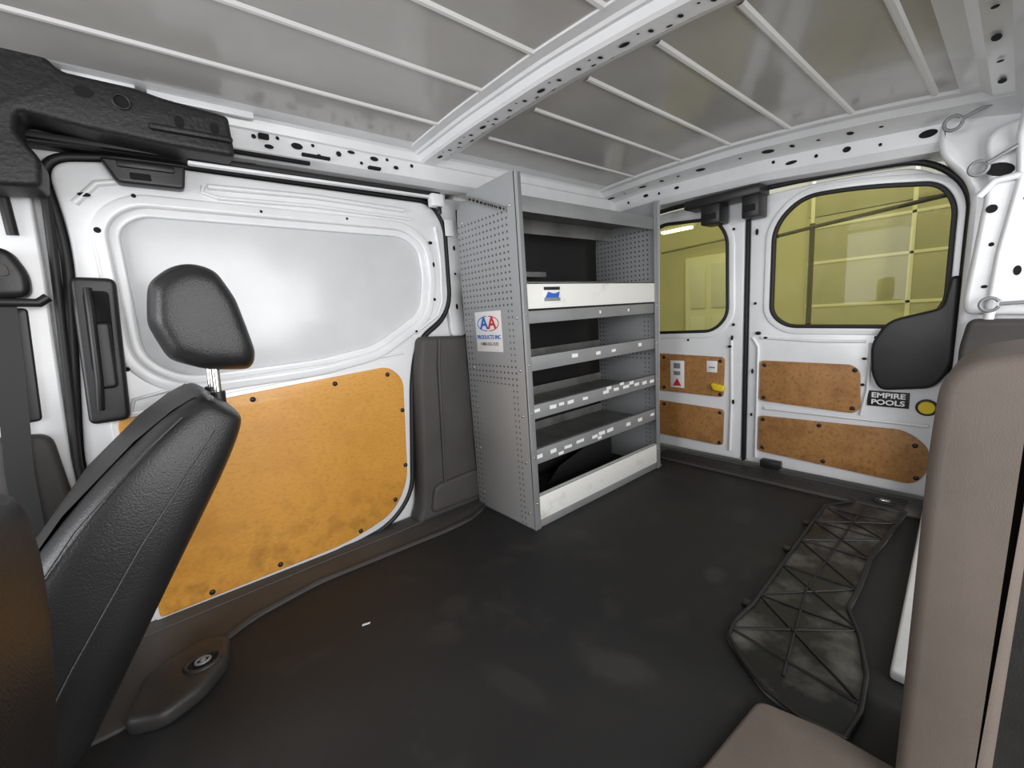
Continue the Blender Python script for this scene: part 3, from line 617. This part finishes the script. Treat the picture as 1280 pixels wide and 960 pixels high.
# ------------------------------------------------------------------ garage outside
gf=box('trim_13',(-3,-4,-.62),(6,5,-.60),'concrete',0);tag(gf,'bare concrete garage floor','floor','structure')
gw=box('wall_back',(5.05,-3,-.6),(5.15,5,2.6),'garage',0);tag(gw,'pale painted garage wall behind the van','wall','structure')
gd=thing('door_4',(5.0,.2,-.6),'sectional overhead garage door with horizontal panels','garage door');gd['kind']='structure'
pan=[]
for i in range(6):
    z0=-.6+i*.42
    pan.append(box('g',(5.0,-1.6,z0),(5.04,1.38,z0+.412),'garage2',.006))
child(gd,join('door_panel',pan))
for z in (.66,1.07,1.40):
    child(gd,box('strut',(4.992,-1.6,z-.013),(5.001,1.37,z+.013),'garage3',.002))
for y in (1.34,.62,-.10):
    child(gd,box('stile',(4.992,y-.016,-.6),(5.001,y+.016,1.9),'garage3',.002))
child(gd,join('track',[box('g',(3.90,1.035,-.6),(3.93,1.065,1.30),'seal',.004),tube('g',[(3.9,1.35,1.24),(3.9,1.05,1.27),(3.9,.3,1.33),(3.9,-.4,1.38)],.014,'seal')]),label='dark metal door track')
ed_=thing('door_5',(5.0,2.4,-.6),'white panelled entry door in the garage wall','entry door');ed_['kind']='structure'
child(ed_,join('door_leaf',[box('g',(5.0,2.05,-.6),(5.04,2.62,1.30),'garage3',.005)]+[box('g',(4.985,2.12+i*.25,z),(5.0,2.30+i*.25,z+.5),'paper',.008) for i in (0,1) for z in (.70,.1)]+[tube('g',[(4.95,2.0,1.44),(4.95,2.9,1.40)],.012,'concrete')]))
gl=thing('ceiling_light',(4.4,2.4,1.56),'long fluorescent batten light in the garage','light')
child(gl,box('lamp_housing',(4.38,2.22,1.555),(4.46,2.60,1.58),'paper',.004));child(gl,box('lamp_tube',(4.39,2.24,1.53),(4.45,2.58,1.555),'tube',.01))
# ------------------------------------------------------------------ camera
yaw,pitch,roll=[math.radians(v) for v in (50.269,-9.208,3.884)]
f=Vector((math.cos(pitch)*math.cos(yaw),math.cos(pitch)*math.sin(yaw),math.sin(pitch)))
r_=f.cross(Vector((0,0,1))).normalized();d_=f.cross(r_)
c,s=math.cos(roll),math.sin(roll)
R1=c*r_+s*d_;D1=-s*r_+c*d_
cam=bpy.data.cameras.new('camera');co=bpy.data.objects.new('camera',cam);COL.objects.link(co)
mw=Matrix(((R1.x,-D1.x,-f.x,0),(R1.y,-D1.y,-f.y,0),(R1.z,-D1.z,-f.z,.77),(0,0,0,1)))
co.matrix_world=mw;cam.sensor_width=36;cam.lens=528.5/1280*36;cam.clip_start=.01
SC.camera=co
# ------------------------------------------------------------------ lights
def area(name,loc,tgt,size,e,col=(1,1,1),sy=None):
    l=bpy.data.lights.new(name,'AREA');l.energy=e;l.size=size;l.color=col
    if sy:l.shape='RECTANGLE';l.size_y=sy
    o=bpy.data.objects.new(name,l);COL.objects.link(o);o.location=loc
    o.rotation_euler=(Vector(tgt)-Vector(loc)).to_track_quat('-Z','Y').to_euler();return o
area('side_light',(.4,-1.3,.95),(.9,1.2,.9),2.0,56,(1,.99,.98),1.2)
area('front_light',(-1.7,.7,.95),(1.2,.8,.8),1.2,32,(.97,.98,1),.9)
area('garage_light',(3.5,1.2,2.4),(4.6,1.0,.8),1.5,18,(1,1,.92))
w=bpy.data.worlds.new('w');SC.world=w;w.use_nodes=True;w.node_tree.nodes['Background'].inputs[0].default_value=(.95,.97,1,1);w.node_tree.nodes['Background'].inputs[1].default_value=.68
SC.view_settings.view_transform='Standard'
